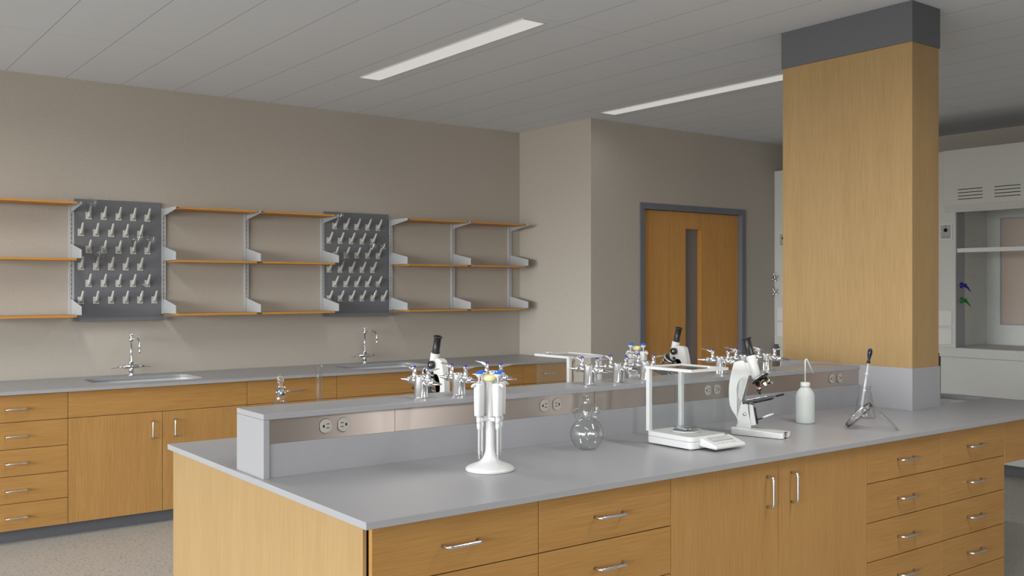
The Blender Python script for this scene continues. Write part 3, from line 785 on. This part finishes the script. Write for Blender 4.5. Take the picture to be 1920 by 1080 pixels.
# ------------------------------------------------------------------ microscopes (local: +x is forward, z up)
def catmull(pts, n=5):
    out = []; N = len(pts)
    for i in range(N-1):
        p0, p1, p2, p3 = pts[max(i-1, 0)], pts[i], pts[i+1], pts[min(i+2, N-1)]
        for k in range(n):
            t = k/n
            out.append(tuple(.5*((2*p1[j]) + (-p0[j]+p2[j])*t + (2*p0[j]-5*p1[j]+4*p2[j]-p3[j])*t*t + (-p0[j]+3*p1[j]-3*p2[j]+p3[j])*t**3) for j in range(2)))
    out.append(pts[-1]); return out
def microscope(loc, rot, label):
    t = thing('microscope', label, 'microscope', loc, rot, 'white student microscopes')
    def base(bm):   # horseshoe foot
        pts = [(-.018, -.030), (-.012, -.042), (.02, -.046), (.20, -.046), (.213, -.040), (.213, -.022), (.203, -.016), (.075, -.016), (.062, -.010), (.062, .010), (.075, .016), (.203, .016), (.213, .022), (.213, .040), (.20, .046), (.02, .046), (-.012, .042), (-.018, .030)]
        top = [bm.verts.new((x, y, .031 if x < .1 else .024)) for x, y in pts]; bot = [bm.verts.new((x, y, 0.001)) for x, y in pts]
        bm.faces.new(bot); n = len(pts)
        for i in range(n): bm.faces.new([bot[i], bot[(i+1) % n], top[(i+1) % n], top[i]])
        bm.faces.new(top)
        bmesh.ops.triangulate(bm, faces=[f for f in bm.faces if len(f.verts) > 4])
    quick('foot', base, white_e, t, .003)
    def arm(bm):
        back = catmull([(-.004, .030), (.006, .050), (-.006, .078), (-.026, .108), (-.035, .150), (-.034, .209), (-.024, .262), (-.012, .302)])
        front = [(.010, .3105), (.031, .311), (.040, .296), (.053, .262), (.054, .249), (.047, .241)] + catmull([(.036, .243), (.020, .239), (.006, .220), (-.001, .188), (.006, .156), (.024, .137), (.040, .131)])
        rest = [(.050, .128), (.052, .095), (.060, .060), (.064, .030)]
        pts = back+front+rest
        vs = [bm.verts.new((x, -.014, z)) for x, z in pts]; ve = [bm.verts.new((x, .014, z)) for x, z in pts]
        bm.faces.new(vs); bm.faces.new(list(reversed(ve))); n = len(pts)
        for i in range(n): bm.faces.new([vs[i], ve[i], ve[(i+1) % n], vs[(i+1) % n]])
        bmesh.ops.triangulate(bm, faces=[f for f in bm.faces if len(f.verts) > 4])
    quick('arm', arm, white_e, t, .0012)
    # optical axis: tilted back towards the arm when going up
    ax = Vector((-.045, 0, .165)).normalized()
    c1 = Vector((.078, 0, .2535))
    def tub(bm): lathe(bm, [(0, -.022), (.014, -.022), (.019, -.004), (.0205, 0), (.0205, .078), (.0195, .082), (0, .082)], 28, axis_M(c1, ax))
    quick('body_tube', tub, white_e, t)
    quick('eyepiece', lambda bm: lathe(bm, [(0, .0825), (.0185, .0825), (.0190, .086), (.0160, .088), (.0155, .150), (.0165, .152), (.0205, .154), (.0205, .158), (.0165, .1585), (.0150, .152), (0, .152)], 28, axis_M(c1, ax)), black_p, t)
    bx('focus_block', (.034, .066, -.0125, .0125, .250, .304), white_e, t, .002)
    k = quick('focus_knob', lambda bm: lathe(bm, [(0, .0127), (.006, .0127), (.006, .018), (.0175, .019), (.0185, .022), (.0185, .032), (.0175, .034), (0, .034)], 28, axis_M((.050, 0, .282), (0, 1, 0))), black_p, t)
    quick('knob_cap', lambda bm: cyl(bm, (.050, .034, .282), (.050, .0355, .282), .006, .005, 16), chrome, k)
    quick('fine_knob', lambda bm: cyl(bm, (.056, .012, .246), (.056, .022, .246), .007, .007, 16), black_p, t)
    for s in (-1, 1):
        quick('pivot_bolt', lambda bm: cyl(bm, (.036, s*.0141, .087), (.036, s*.018, .087), .0085, .0075, 18), satin, t)
    # tilted revolving nosepiece and three objectives
    tn = Vector((-.62, 0, .785)).normalized()
    nc = Vector((.098, 0, .2385))
    nz = quick('nosepiece', lambda bm: (lathe(bm, [(0, -.004), (.037, -.004), (.0395, -.001), (.0395, .002), (.034, .006), (.016, .012), (0, .012)], 32, axis_M(nc, tn))), black_p, t)
    quick('nosepiece_ring', lambda bm: lathe(bm, [(.0385, .0021), (.0400, .0005), (.0400, .0025), (.0340, .0075), (.0335, .0062)], 32, axis_M(nc, tn), closed=True), satin, nz)
    u, w = frame_of(tn)
    # main objective hangs in line with the tube; the other two fan out
    def objective(p, d, L, ring):
        o = quick('objective', lambda bm: lathe(bm, [(0, 0), (.0095, 0), (.0095, L*.5), (.0105, L*.52), (.0105, L*.7), (.0085, L*.74), (.0075, L*.9), (.004, L), (0, L)], 20, axis_M(p, d)), chrome, t)
        quick('colour_ring', lambda bm: lathe(bm, [(.0097, L*.38), (.0101, L*.38), (.0101, L*.44), (.0097, L*.44)], 20, axis_M(p, d), closed=True), ring, o)
        quick('front_band', lambda bm: lathe(bm, [(.0107, L*.56), (.0110, L*.56), (.0110, L*.68), (.0107, L*.68)], 20, axis_M(p, d), closed=True), black_p, o)
    yel = base_mat('yellow_ring', srgb(200, 160, 50), .4)[0]
    objective(nc - ax*.004 + Vector((-.014, 0, -.012)), -ax, .052, red_p)
    for s in (-1, 1):
        d = Vector((.72, s*.42, -.60)).normalized()
        objective(nc + Vector((.008, s*.017, .003)) + d*.001, d, .050 if s < 0 else .044, yel)
    # stage with clips
    sd = Vector((.154, 0, .042)).normalized(); sn = Vector((-sd.z, 0, sd.x))
    Ms = Matrix(((sd.x, 0, sn.x, .108), (0, 1, 0, 0), (sd.z, 0, sn.z, .157), (0, 0, 0, 1)))
    def stage(bm):
        rbox(bm, -.074, .080, -.045, .045, -.007, .002, .006); bmesh.ops.transform(bm, matrix=Ms, verts=bm.verts[:])
    sg = quick('stage', stage, black_p, t, .0008)
    def under(bm):
        lathe(bm, [(0, -.0135), (.042, -.0135), (.044, -.011), (.044, -.0072), (0, -.0072)], 28); bmesh.ops.transform(bm, matrix=Ms, verts=bm.verts[:])
    quick('diaphragm_disc', under, black_p, sg)
    for s in (-1, 1):
        def clip(bm):
            cyl(bm, (-.05, s*.03, .002), (-.05, s*.03, .010), .0035, .0035, 12)
            tube(bm, [(-.066, s*.033, .006), (-.05, s*.03, .0065), (-.01, s*.02, .0055), (.035, s*.012, .0035)], .0018, 8)
            bmesh.ops.transform(bm, matrix=Ms, verts=bm.verts[:])
        quick('stage_clip', clip, satin, sg)
    # lower pillar and mirror arm
    quick('pillar', lambda bm: prism(bm, [(.053, -.011, .132), (.070, -.011, .128), (.084, -.011, .045), (.060, -.011, .040)], (0, .022, 0)), white_e, t, .0015)
    quick('rack', lambda bm: prism(bm, [(.0705, -.006, .118), (.075, -.006, .116), (.088, -.006, .050), (.0845, -.006, .050)], (0, .012, 0)), black_p, t)
    quick('mirror_fork', lambda bm: (tube(bm, [(.083, 0, .066), (.095, 0, .070), (.115, 0, .077)], .0028, 8), tube(bm, [(.118+.0*cos(a), .026*sin(a), .078) for a in [-pi/2+pi*i/10 for i in range(11)]], .002, 8)), black_p, t)
    md = Vector((-.40, 0, .92)).normalized()
    mi = quick('mirror', lambda bm: lathe(bm, [(0, -.0035), (.024, -.0035), (.0255, -.002), (.0255, .002), (.024, .0035), (0, .0035)], 30, axis_M((.132, 0, .0865), md)), white_e, t)
    quick('mirror_glass', lambda bm: lathe(bm, [(0, .0036), (.0225, .0036), (.0225, .0040), (0, .0041)], 30, axis_M((.132, 0, .0865), md)), chrome, mi)
    quick('stand_screw', lambda bm: cyl(bm, (-.030, 0, .118), (-.040, 0, .117), .003, .003, 10), chrome, t)
    return t
m1 = microscope((3.253, 2.712, CT+.0003), R(16)-pi/2, 'white microscope with black eyepiece at the front of the island right of the balance')
MS2 = (2.307, 3.546); MS3 = (3.820, 3.545)
dup(m1, (MS2[0], MS2[1], CT+.0003), R(90), 'white microscope on the far side of the island, behind the leftmost gas taps')
dup(m1, (MS3[0], MS3[1], CT+.0003), R(90), 'white microscope on the far side of the island in front of the door')

# ------------------------------------------------------------------ wash bottle
wb = thing('wash_bottle', 'milky white plastic wash bottle with bent spout on the island', 'bottle', (3.757, 2.743, CT+.0003))
quick('bottle_body', lambda bm: lathe(bm, [(0, 0), (.038, 0), (.0412, .003), (.0418, .008), (.0418, .118), (.0408, .129), (.036, .142), (.028, .154), (.0205, .163), (.0185, .167), (0, .167)], 40), bottle_p, wb)
cpb = quick('cap', lambda bm: lathe(bm, [(0, .1672), (.0215, .1672), (.022, .170), (.0215, .184), (.019, .1865), (0, .187)], 32), white_p, wb)
def spout(bm):
    p = [(0, 0, .185), (0, 0, .283)] + [(.0065-.0065*cos(a), 0, .283+.0075*sin(a)) for a in [pi*i/8 for i in range(1, 8)]] + [(.0145, 0, .281), (.043, 0, .226)]
    tube(bm, p, [.0034]*(len(p)-1)+[.0026], 10)
quick('spout', spout, white_p, wb, rot=(0, 0, -.3))

# ------------------------------------------------------------------ conical flask with dropper, and flask lying down
ef = thing('conical_flask', 'clear conical flask standing near the column with a dropper in it', 'flask', (4.139, 2.685, CT+.0003))
quick('glass_body', lambda bm: vessel(bm, [(0, 0), (.044, 0), (.0475, .003), (.0485, .009), (.046, .02), (.030, .118), (.0265, .128), (.026, .148), (.029, .152), (.0295, .155)], .0016, 44), thin, ef)
dp = thing('dropper', 'glass dropper with a dark blue rubber bulb standing in the conical flask', 'dropper', (4.122, 2.70, CT+.004))
dd = Vector((.036, -.030, .31)).normalized()
MD = axis_M((0, 0, 0), dd)
quick('glass_stem', lambda bm: lathe(bm, [(0, 0), (.0020, 0), (.0030, .03), (.0062, .06), (.0062, .17), (.0045, .186), (.0045, .200), (.0085, .203), (.0085, .209), (.0045, .212), (.0045, .262), (0, .262)], 18, MD), base_mat('frosted_dropper_glass', srgb(222, 222, 226), .25, 0, .35)[0], dp)
quick('rubber_bulb', lambda bm: lathe(bm, [(0, .258), (.0088, .258), (.0092, .262), (.0088, .267), (.006, .270), (.0062, .278), (.0105, .302), (.0115, .312), (.0100, .322), (.005, .328), (0, .329)], 20, MD), rubber_n, dp)
lat = Vector((.5401, -.8416, 0)); dep = Vector((.8416, .5401, 0)); Zu = Vector((0, 0, 1)); q2 = math.sqrt(.5)
P_ = Vector((3.781, 2.535, CT+.0004)); RD = .0725
def tilted(origin, xa, ya, za):
    m = Matrix((xa, ya, za)).transposed().to_4x4(); m.translation = origin; return m
# dish: disc plane spans the depth direction and (lat+up); its open side faces up and to the left
nl = (-lat + Zu).normalized()
Ml = tilted((lat + Zu)*q2*RD, dep, nl.cross(dep), nl)
pd1 = thing('glass_dish', 'clear glass dish tilted on its edge against its lid in front of the conical flask', 'dish', P_)
quick('glass_body', lambda bm: lathe(bm, [(0, 0), (RD-.002, 0), (RD, .002), (RD, .020), (RD-.003, .020), (RD-.003, .004), (RD-.005, .003), (0, .003)], 56, Ml), glass, pd1)
nr = (-lat - Zu).normalized()
Q_ = P_ + lat*(2*RD*q2*2+.002)
Mr = tilted((-lat + Zu)*q2*RD, dep, nr.cross(dep), nr)
pd2 = thing('dish_lid', 'thin clear glass lid leaning against the tilted glass dish, nearest the counter edge', 'lid', Q_)
quick('glass_body', lambda bm: lathe(bm, [(0, -.0022), (RD-.001, -.0022), (RD, -.001), (RD, .006), (RD-.002, .006), (RD-.002, 0), (0, 0)], 56, Mr), thin, pd2)

# ------------------------------------------------------------------ far-side bottle and cylinder
rbm = thing('reagent_bottle', 'clear glass bottle with pointed stopper behind the left part of the riser', 'bottle', (1.515, 3.44, CT+.0003))
vs_ = [(0, 0), (.052, 0), (.056, .004), (.056, .12), (.052, .140), (.034, .165), (.0275, .178), (.0275, .196), (.0245, .204), (.0205, .212), (.0205, .238), (.0235, .2405), (.0235, .2435)]
vs_ = [(0, 0), (.030, 0), (.033, .004), (.033, .165), (.0315, .178), (.0275, .186), (.0225, .190), (.0195, .202), (.0195, .236), (.0225, .2385), (.0225, .2415)]
quick('glass_body', lambda bm: vessel(bm, vs_, .0018, 36), thin, rbm)
quick('stopper', lambda bm: lathe(bm, [(0, .214), (.0168, .214), (.0172, .240), (.020, .2425), (.020, .2445), (.0085, .2475), (.006, .252), (.0075, .2575), (.0115, .266), (.0122, .273), (.0105, .281), (.0055, .288), (.0022, .292), (.0015, .297), (0, .299)], 28), glass, rbm)
gc = thing('graduated_cylinder', 'tall narrow clear glass cylinder behind the riser beside the reagent bottle', 'cylinder', (1.672, 3.44, CT+.0003))
def gcf(bm):
    vessel(bm, [(0, .012), (.0115, .012), (.0130, .016), (.0130, .312), (.0155, .3145), (.0165, .3165)], .0014, 28)
    prism(bm, [(.034*cos(a), .034*sin(a), 0) for a in [pi/3*i for i in range(6)]], (0, 0, .008))
    lathe(bm, [(0, .008), (.016, .008), (.012, .012), (0, .012)], 24)
quick('glass_body', gcf, thin, gc)

# ------------------------------------------------------------------ fume hoods (local: +y towards room depth; front plane at x=0 facing -x, y runs from left (0) downwards to -W)
HW = 1.66
def hood(loc, label):
    t = thing('fume_hood', label, 'fume hood', loc, 0, 'white fume hoods on the right wall')
    z0, z1 = .969, 2.700
    def y(v): return -v      # v = distance from the left end
    def B(bm, x0, x1, v0, v1, za, zb): box(bm, x0, x1, -v1, -v0, za, zb)
    for s, (a, b) in enumerate(((0, .200), (HW-.200, HW))):
        quick('side_post', lambda bm: B(bm, 0, .012, a, b, z0, z1), white_metal, t, .001)
        ja, jb = (.200-.004, .200) if s == 0 else (HW-.200, HW-.196)
        quick('jamb', lambda bm: B(bm, .012, .150, ja, jb, 1.024, 2.17), jamb_m, t)
        oa, ob = (0, .003) if s == 0 else (HW-.003, HW)
        quick('outer_side', lambda bm: B(bm, .012, .85, oa, ob, z0, z1), white_metal, t)
        la, lb = (.083, .087) if s == 0 else (HW-.087, HW-.083)
        quick('liner_side', lambda bm: B(bm, .150, .75, la, lb, 1.024, 2.25), plaster_dark, t)
        quick('jamb_return', lambda bm: B(bm, .146, .150, min(ja, la), max(jb, lb), 1.024, 2.25), plaster_dark, t)
    def header(bm):
        pts = [(-.030, 0, 2.700), (-.030, 0, 2.235), (-.004, 0, 2.172), (.03, 0, 2.172), (.03, 0, 2.700)]
        prism(bm, [(x, -.112, z) for x, _, z in pts], (0, -(HW-.224), 0))
    hdp = quick('header_panel', header, white_metal, t, .001)
    def louv(bm):
        for k in range(4):
            v = .236+.309*k
            for j in range(4): B(bm, -.0306, -.0300, v, v+.211, 2.358-.0273*j, 2.364-.0273*j)
    quick('vent_slots', louv, dark_p, hdp)
    quick('top_panel', lambda bm: B(bm, .012, .85, .003, HW-.003, 2.69, 2.70), white_metal, t)
    quick('back_liner', lambda bm: B(bm, .75, .754, .087, HW-.087, 1.024, 2.25), plaster_dark, t)
    quick('liner_top', lambda bm: B(bm, .03, .75, .087, HW-.087, 2.25, 2.254), plaster_dark, t)
    baff = quick('rear_window', lambda bm: B(bm, .744, .7495, .222, HW-.222, 1.212, 2.146), speck('tan_rear_panel', srgb(186, 170, 158), srgb(192, 176, 164), .3, 90), t)
    def wfr(bm):
        a, b, c_, d = .212, HW-.212, 1.202, 2.156
        B(bm, .738, .7495, a, a+.01, c_, d); B(bm, .738, .7495, b-.01, b, c_, d); B(bm, .738, .7495, a+.01, b-.01, d-.01, d); B(bm, .738, .7495, a+.01, b-.01, c_, c_+.01)
    quick('window_frame', wfr, jamb_m, baff)
    quick('worktop', lambda bm: B(bm, 0, .75, .087, HW-.087, .985, 1.0235), plaster_dark, t)
    quick('sill', lambda bm: B(bm, -.012, 0, .062, HW-.062, .945, 1.023), white_metal, t, .002)
    sash = quick('sash_bar', lambda bm: B(bm, .020, .045, .2005, HW-.2005, 1.832, 1.868), white_e, t, .003)
    quick('sash_glass', lambda bm: B(bm, .030, .035, .2015, HW-.2015, 1.868, 2.30), pane, sash)
    for x_, y_, z_, d_ in [(xx, -.0885, zz, (0, 1, 0)) for xx in (.40, .548, .70) for zz in (1.26, 1.632, 1.95)] + [(.7485, -.155, zz, (1, 0, 0)) for zz in (1.26, 1.632, 1.95)]:
        quick('bolt', lambda bm: lathe(bm, [(0, -.004), (.006, -.003), (.008, 0)], 12, axis_M((x_, y_, z_), d_)), white_e, t)
    quick('liner_access_panel', lambda bm: B(bm, .22, .50, .0872, .0895, 1.24, 1.98), plaster_dark, t, .001)
    for z, m, nm in ((1.554, navy_m, 'blue'), (1.426, green_m, 'green')):
        k = quick('valve_knob', lambda bm: (lathe(bm, [(0, 0), (.026, 0), (.026, .006), (.014, .010), (.011, .026), (.014, .028), (.014, .042), (0, .044)], 24, axis_M((.095, -.2003, z), (0, -1, 0))),
              tube(bm, [(.095, -.228, z), (.080, -.262, z-.02), (.055, -.30, z-.052)], [.012, .009, .003], 10)), m, t)
        k['label'] = nm + ' lever valve on the hood jamb'
    cp = quick('control_panel', lambda bm: B(bm, -.010, 0, .063, .173, 1.94, 2.082), white_e, t, .002)
    quick('control_face', lambda bm: B(bm, -.0112, -.010, .073, .163, 1.952, 2.070), grey_p, cp)
    quick('dial', lambda bm: (cyl(bm, (-.0113, -.118, 2.026), (-.018, -.118, 2.026), .0165, .015, 20), cyl(bm, (-.0113, -.118, 2.061), (-.013, -.118, 2.061), .004, .004, 10)), dark_p, cp)
    quick('caption_marks', lambda bm: (B(bm, -.0115, -.0112, .09, .112, 1.968, 1.973), B(bm, -.0115, -.0112, .122, .145, 1.968, 1.973)), base_mat('grey_print', srgb(110, 110, 112), .5)[0], cp)
    for a, b in ((1.208, 1.336), (1.050, 1.186)):
        quick('cover_plate', lambda bm: B(bm, -.006, 0, .040, .168, a, b), white_e, t, .0015)
    for z, ph in ((1.638, .35), (1.494, .0)):
        def star(bm):
            cyl(bm, (0, -.024, z), (-.030, -.024, z), .010, .008, 14); cyl(bm, (-.030, -.024, z), (-.044, -.024, z), .014, .013, 16)
            for k in range(5):
                a = ph + 2*pi*k/5
                tube(bm, [(-.036, -.024+.010*cos(a), z+.010*sin(a)), (-.040, -.024+.028*cos(a), z+.028*sin(a)), (-.046, -.024+.046*cos(a), z+.046*sin(a))], [.0075, .006, .0045], 8)
        k = quick('star_knob', star, chrome, t)
        quick('knob_index', lambda bm: cyl(bm, (-.044, -.024, z), (-.046, -.024, z), .007, .007, 12), dark_p, k)
    # base cabinet is its own unit
    b = thing('hood_cabinet', 'x', 'cabinet', (loc[0], loc[1], 0), 0, 'white base cabinets under the fume hoods')
    quick('cabinet_body', lambda bm: B(bm, .018, .85, .066, HW-.008, .088, .944), white_metal, b)
    n = 2
    for i in range(n):
        a = .066+(HW-.074)*i/n; c2 = .066+(HW-.074)*(i+1)/n
        d = quick('door', lambda bm: B(bm, 0, .0175, a+.001, c2-.001, .090, .943), white_metal, b, .001)
        hy = c2-.06 if i == 0 else a+.06
        quick('handle', lambda bm: (B(bm, -.004, 0, hy-.012, hy+.012, .776, .910),), chrome, d, .001)
        quick('handle_recess', lambda bm: B(bm, -.0045, -.004, hy-.008, hy+.008, .785, .901), grey_p, d)
    quick('cabinet_toe_kick', lambda bm: B(bm, .070, .85, .066, HW-.008, 0, .0875), stone_d, b)
    return t, b
# (the second hood's valves and panels are the same fittings, so it is a copy)
hA, cA = hood((8.0, 4.527, 0), 'white fume hood at the right edge with a raised sash and vent slots')
cA['label'] = 'white base cabinet under the fume hood at the right edge, seen over the island'
hB = dup(hA, (8.0, 6.208, 0), 0, 'white fume hood mostly hidden behind the column, with two chrome star knobs')
cB = dup(cA, (8.0, 6.208, 0), 0, 'white base cabinet under the fume hood hidden behind the column')

# ------------------------------------------------------------------ light
# daylight: sky and ground seen through the two window walls, plus a hazy low glow
LW = dict(skyX=17, gndX=2.5, skyY=8.0, gndY=7.0, glow=10.5)
w = bpy.data.worlds.new('World'); S.world = w; w.use_nodes = True
nt = w.node_tree; nt.nodes.clear()
out = nd(nt, 'ShaderNodeOutputWorld'); bg = nd(nt, 'ShaderNodeBackground')
tc = nd(nt, 'ShaderNodeTexCoord'); sp = nd(nt, 'ShaderNodeSeparateXYZ'); nt.links.new(tc.outputs['Generated'], sp.inputs[0])
def mth(op, a, b=None, clamp=False):
    n = nd(nt, 'ShaderNodeMath', operation=op); n.use_clamp = clamp
    for i, v in enumerate((a, b)):
        if v is None: continue
        if isinstance(v, (int, float)): n.inputs[i].default_value = v
        else: nt.links.new(v, n.inputs[i])
    return n.outputs[0]
up = mth('ADD', mth('MULTIPLY', sp.outputs['Z'], 8.0), .5, True)
dn = mth('SUBTRACT', 1.0, up)
fx = mth('MAXIMUM', mth('MULTIPLY', sp.outputs['X'], -1.0), 0.0)
fy = mth('MAXIMUM', mth('MULTIPLY', sp.outputs['Y'], -1.0), 0.0)
X_ = mth('MULTIPLY', fx, mth('ADD', mth('MULTIPLY', up, LW['skyX']), mth('MULTIPLY', dn, LW['gndX'])))
Y_ = mth('MULTIPLY', fy, mth('ADD', mth('MULTIPLY', up, LW['skyY']), mth('MULTIPLY', dn, LW['gndY'])))
dt = nd(nt, 'ShaderNodeVectorMath', operation='DOT_PRODUCT'); nt.links.new(tc.outputs['Generated'], dt.inputs[0])
dt.inputs[1].default_value = Vector((-.95, -.25, .15)).normalized()
gl = mth('MULTIPLY', mth('POWER', mth('MAXIMUM', dt.outputs['Value'], 0.0), 24.0), LW['glow'])
nt.links.new(mth('ADD', mth('ADD', X_, Y_), gl), bg.inputs['Strength'])
cr = nd(nt, 'ShaderNodeMix', data_type='RGBA'); nt.links.new(up, cr.inputs[0])
cr.inputs[6].default_value = (1, .96, .9, 1); cr.inputs[7].default_value = (.93, .97, 1, 1)
nt.links.new(cr.outputs[2], bg.inputs['Color'])
nt.links.new(bg.outputs[0], out.inputs[0])
# the other linear ceiling fixtures of the room (same grid as the two in view), as lamps flush with the ceiling
LAMPS = dict(far=0, near=0, a1=11, a5=29, b1=40, bb=0, vis=13, vis2=3, c1=1.5)
LPOS = dict(far=[(x, y) for x in (-5.62, -3.4) for y in (5.04, 1.22, -2.6)], near=[(-1.17, y) for y in (5.04, 1.22, -2.6)],
            a1=[(1.05, 1.22), (1.05, -2.6)], a5=[(1.05, 5.04)], b1=[(3.275, 1.22)], bb=[(3.275, -2.6), (5.5, -2.6)],
            vis=[(3.275, 5.04)], vis2=[(5.5, 5.04)], c1=[(5.5, 1.22), (7.72, 1.22)])
for k, p in LAMPS.items():
    if p <= 0: continue
    for x, y in LPOS[k]:
        ld = bpy.data.lights.new('ceiling_lamp', 'AREA'); ld.shape = 'RECTANGLE'; ld.size = .146; ld.size_y = 1.82
        ld.spread = R(160); ld.energy = p; ld.color = (1, .985, .96)
        lo = bpy.data.objects.new('ceiling_lamp', ld); C.objects.link(lo); lo.location = (x, y, H-.008)
def portal(loc, rot, sx, sy):
    ld = bpy.data.lights.new('window_portal', 'AREA'); ld.shape = 'RECTANGLE'; ld.size = sx; ld.size_y = sy
    ld.cycles.is_portal = True
    lo = bpy.data.objects.new('window_portal', ld); C.objects.link(lo); lo.location = loc; lo.rotation_euler = rot
for a, b in WINS: portal((XL-.05, (a+b)/2, (WZ0+WZ1)/2), (0, -pi/2, 0), WZ1-WZ0, b-a)
for a, b in WINB: portal(((a+b)/2, YB-.05, (BZ0+BZ1)/2), (pi/2, 0, 0), b-a, BZ1-BZ0)

# ------------------------------------------------------------------ camera
cam = bpy.data.cameras.new('camera'); co = bpy.data.objects.new('camera', cam); C.objects.link(co)
co.location = (0, 0, 1.531); co.rotation_euler = (pi/2, 0, R(52.878)-pi/2)
cam.sensor_width = 36; cam.lens = 36*1827.66/1920; cam.clip_start = .05
S.camera = co
S.cycles.transparent_max_bounces = 48
S.view_settings.view_transform = 'Standard'; S.view_settings.look = 'None'; S.view_settings.gamma = 1
S.view_settings.use_curve_mapping = False; S.view_settings.exposure = 0.0
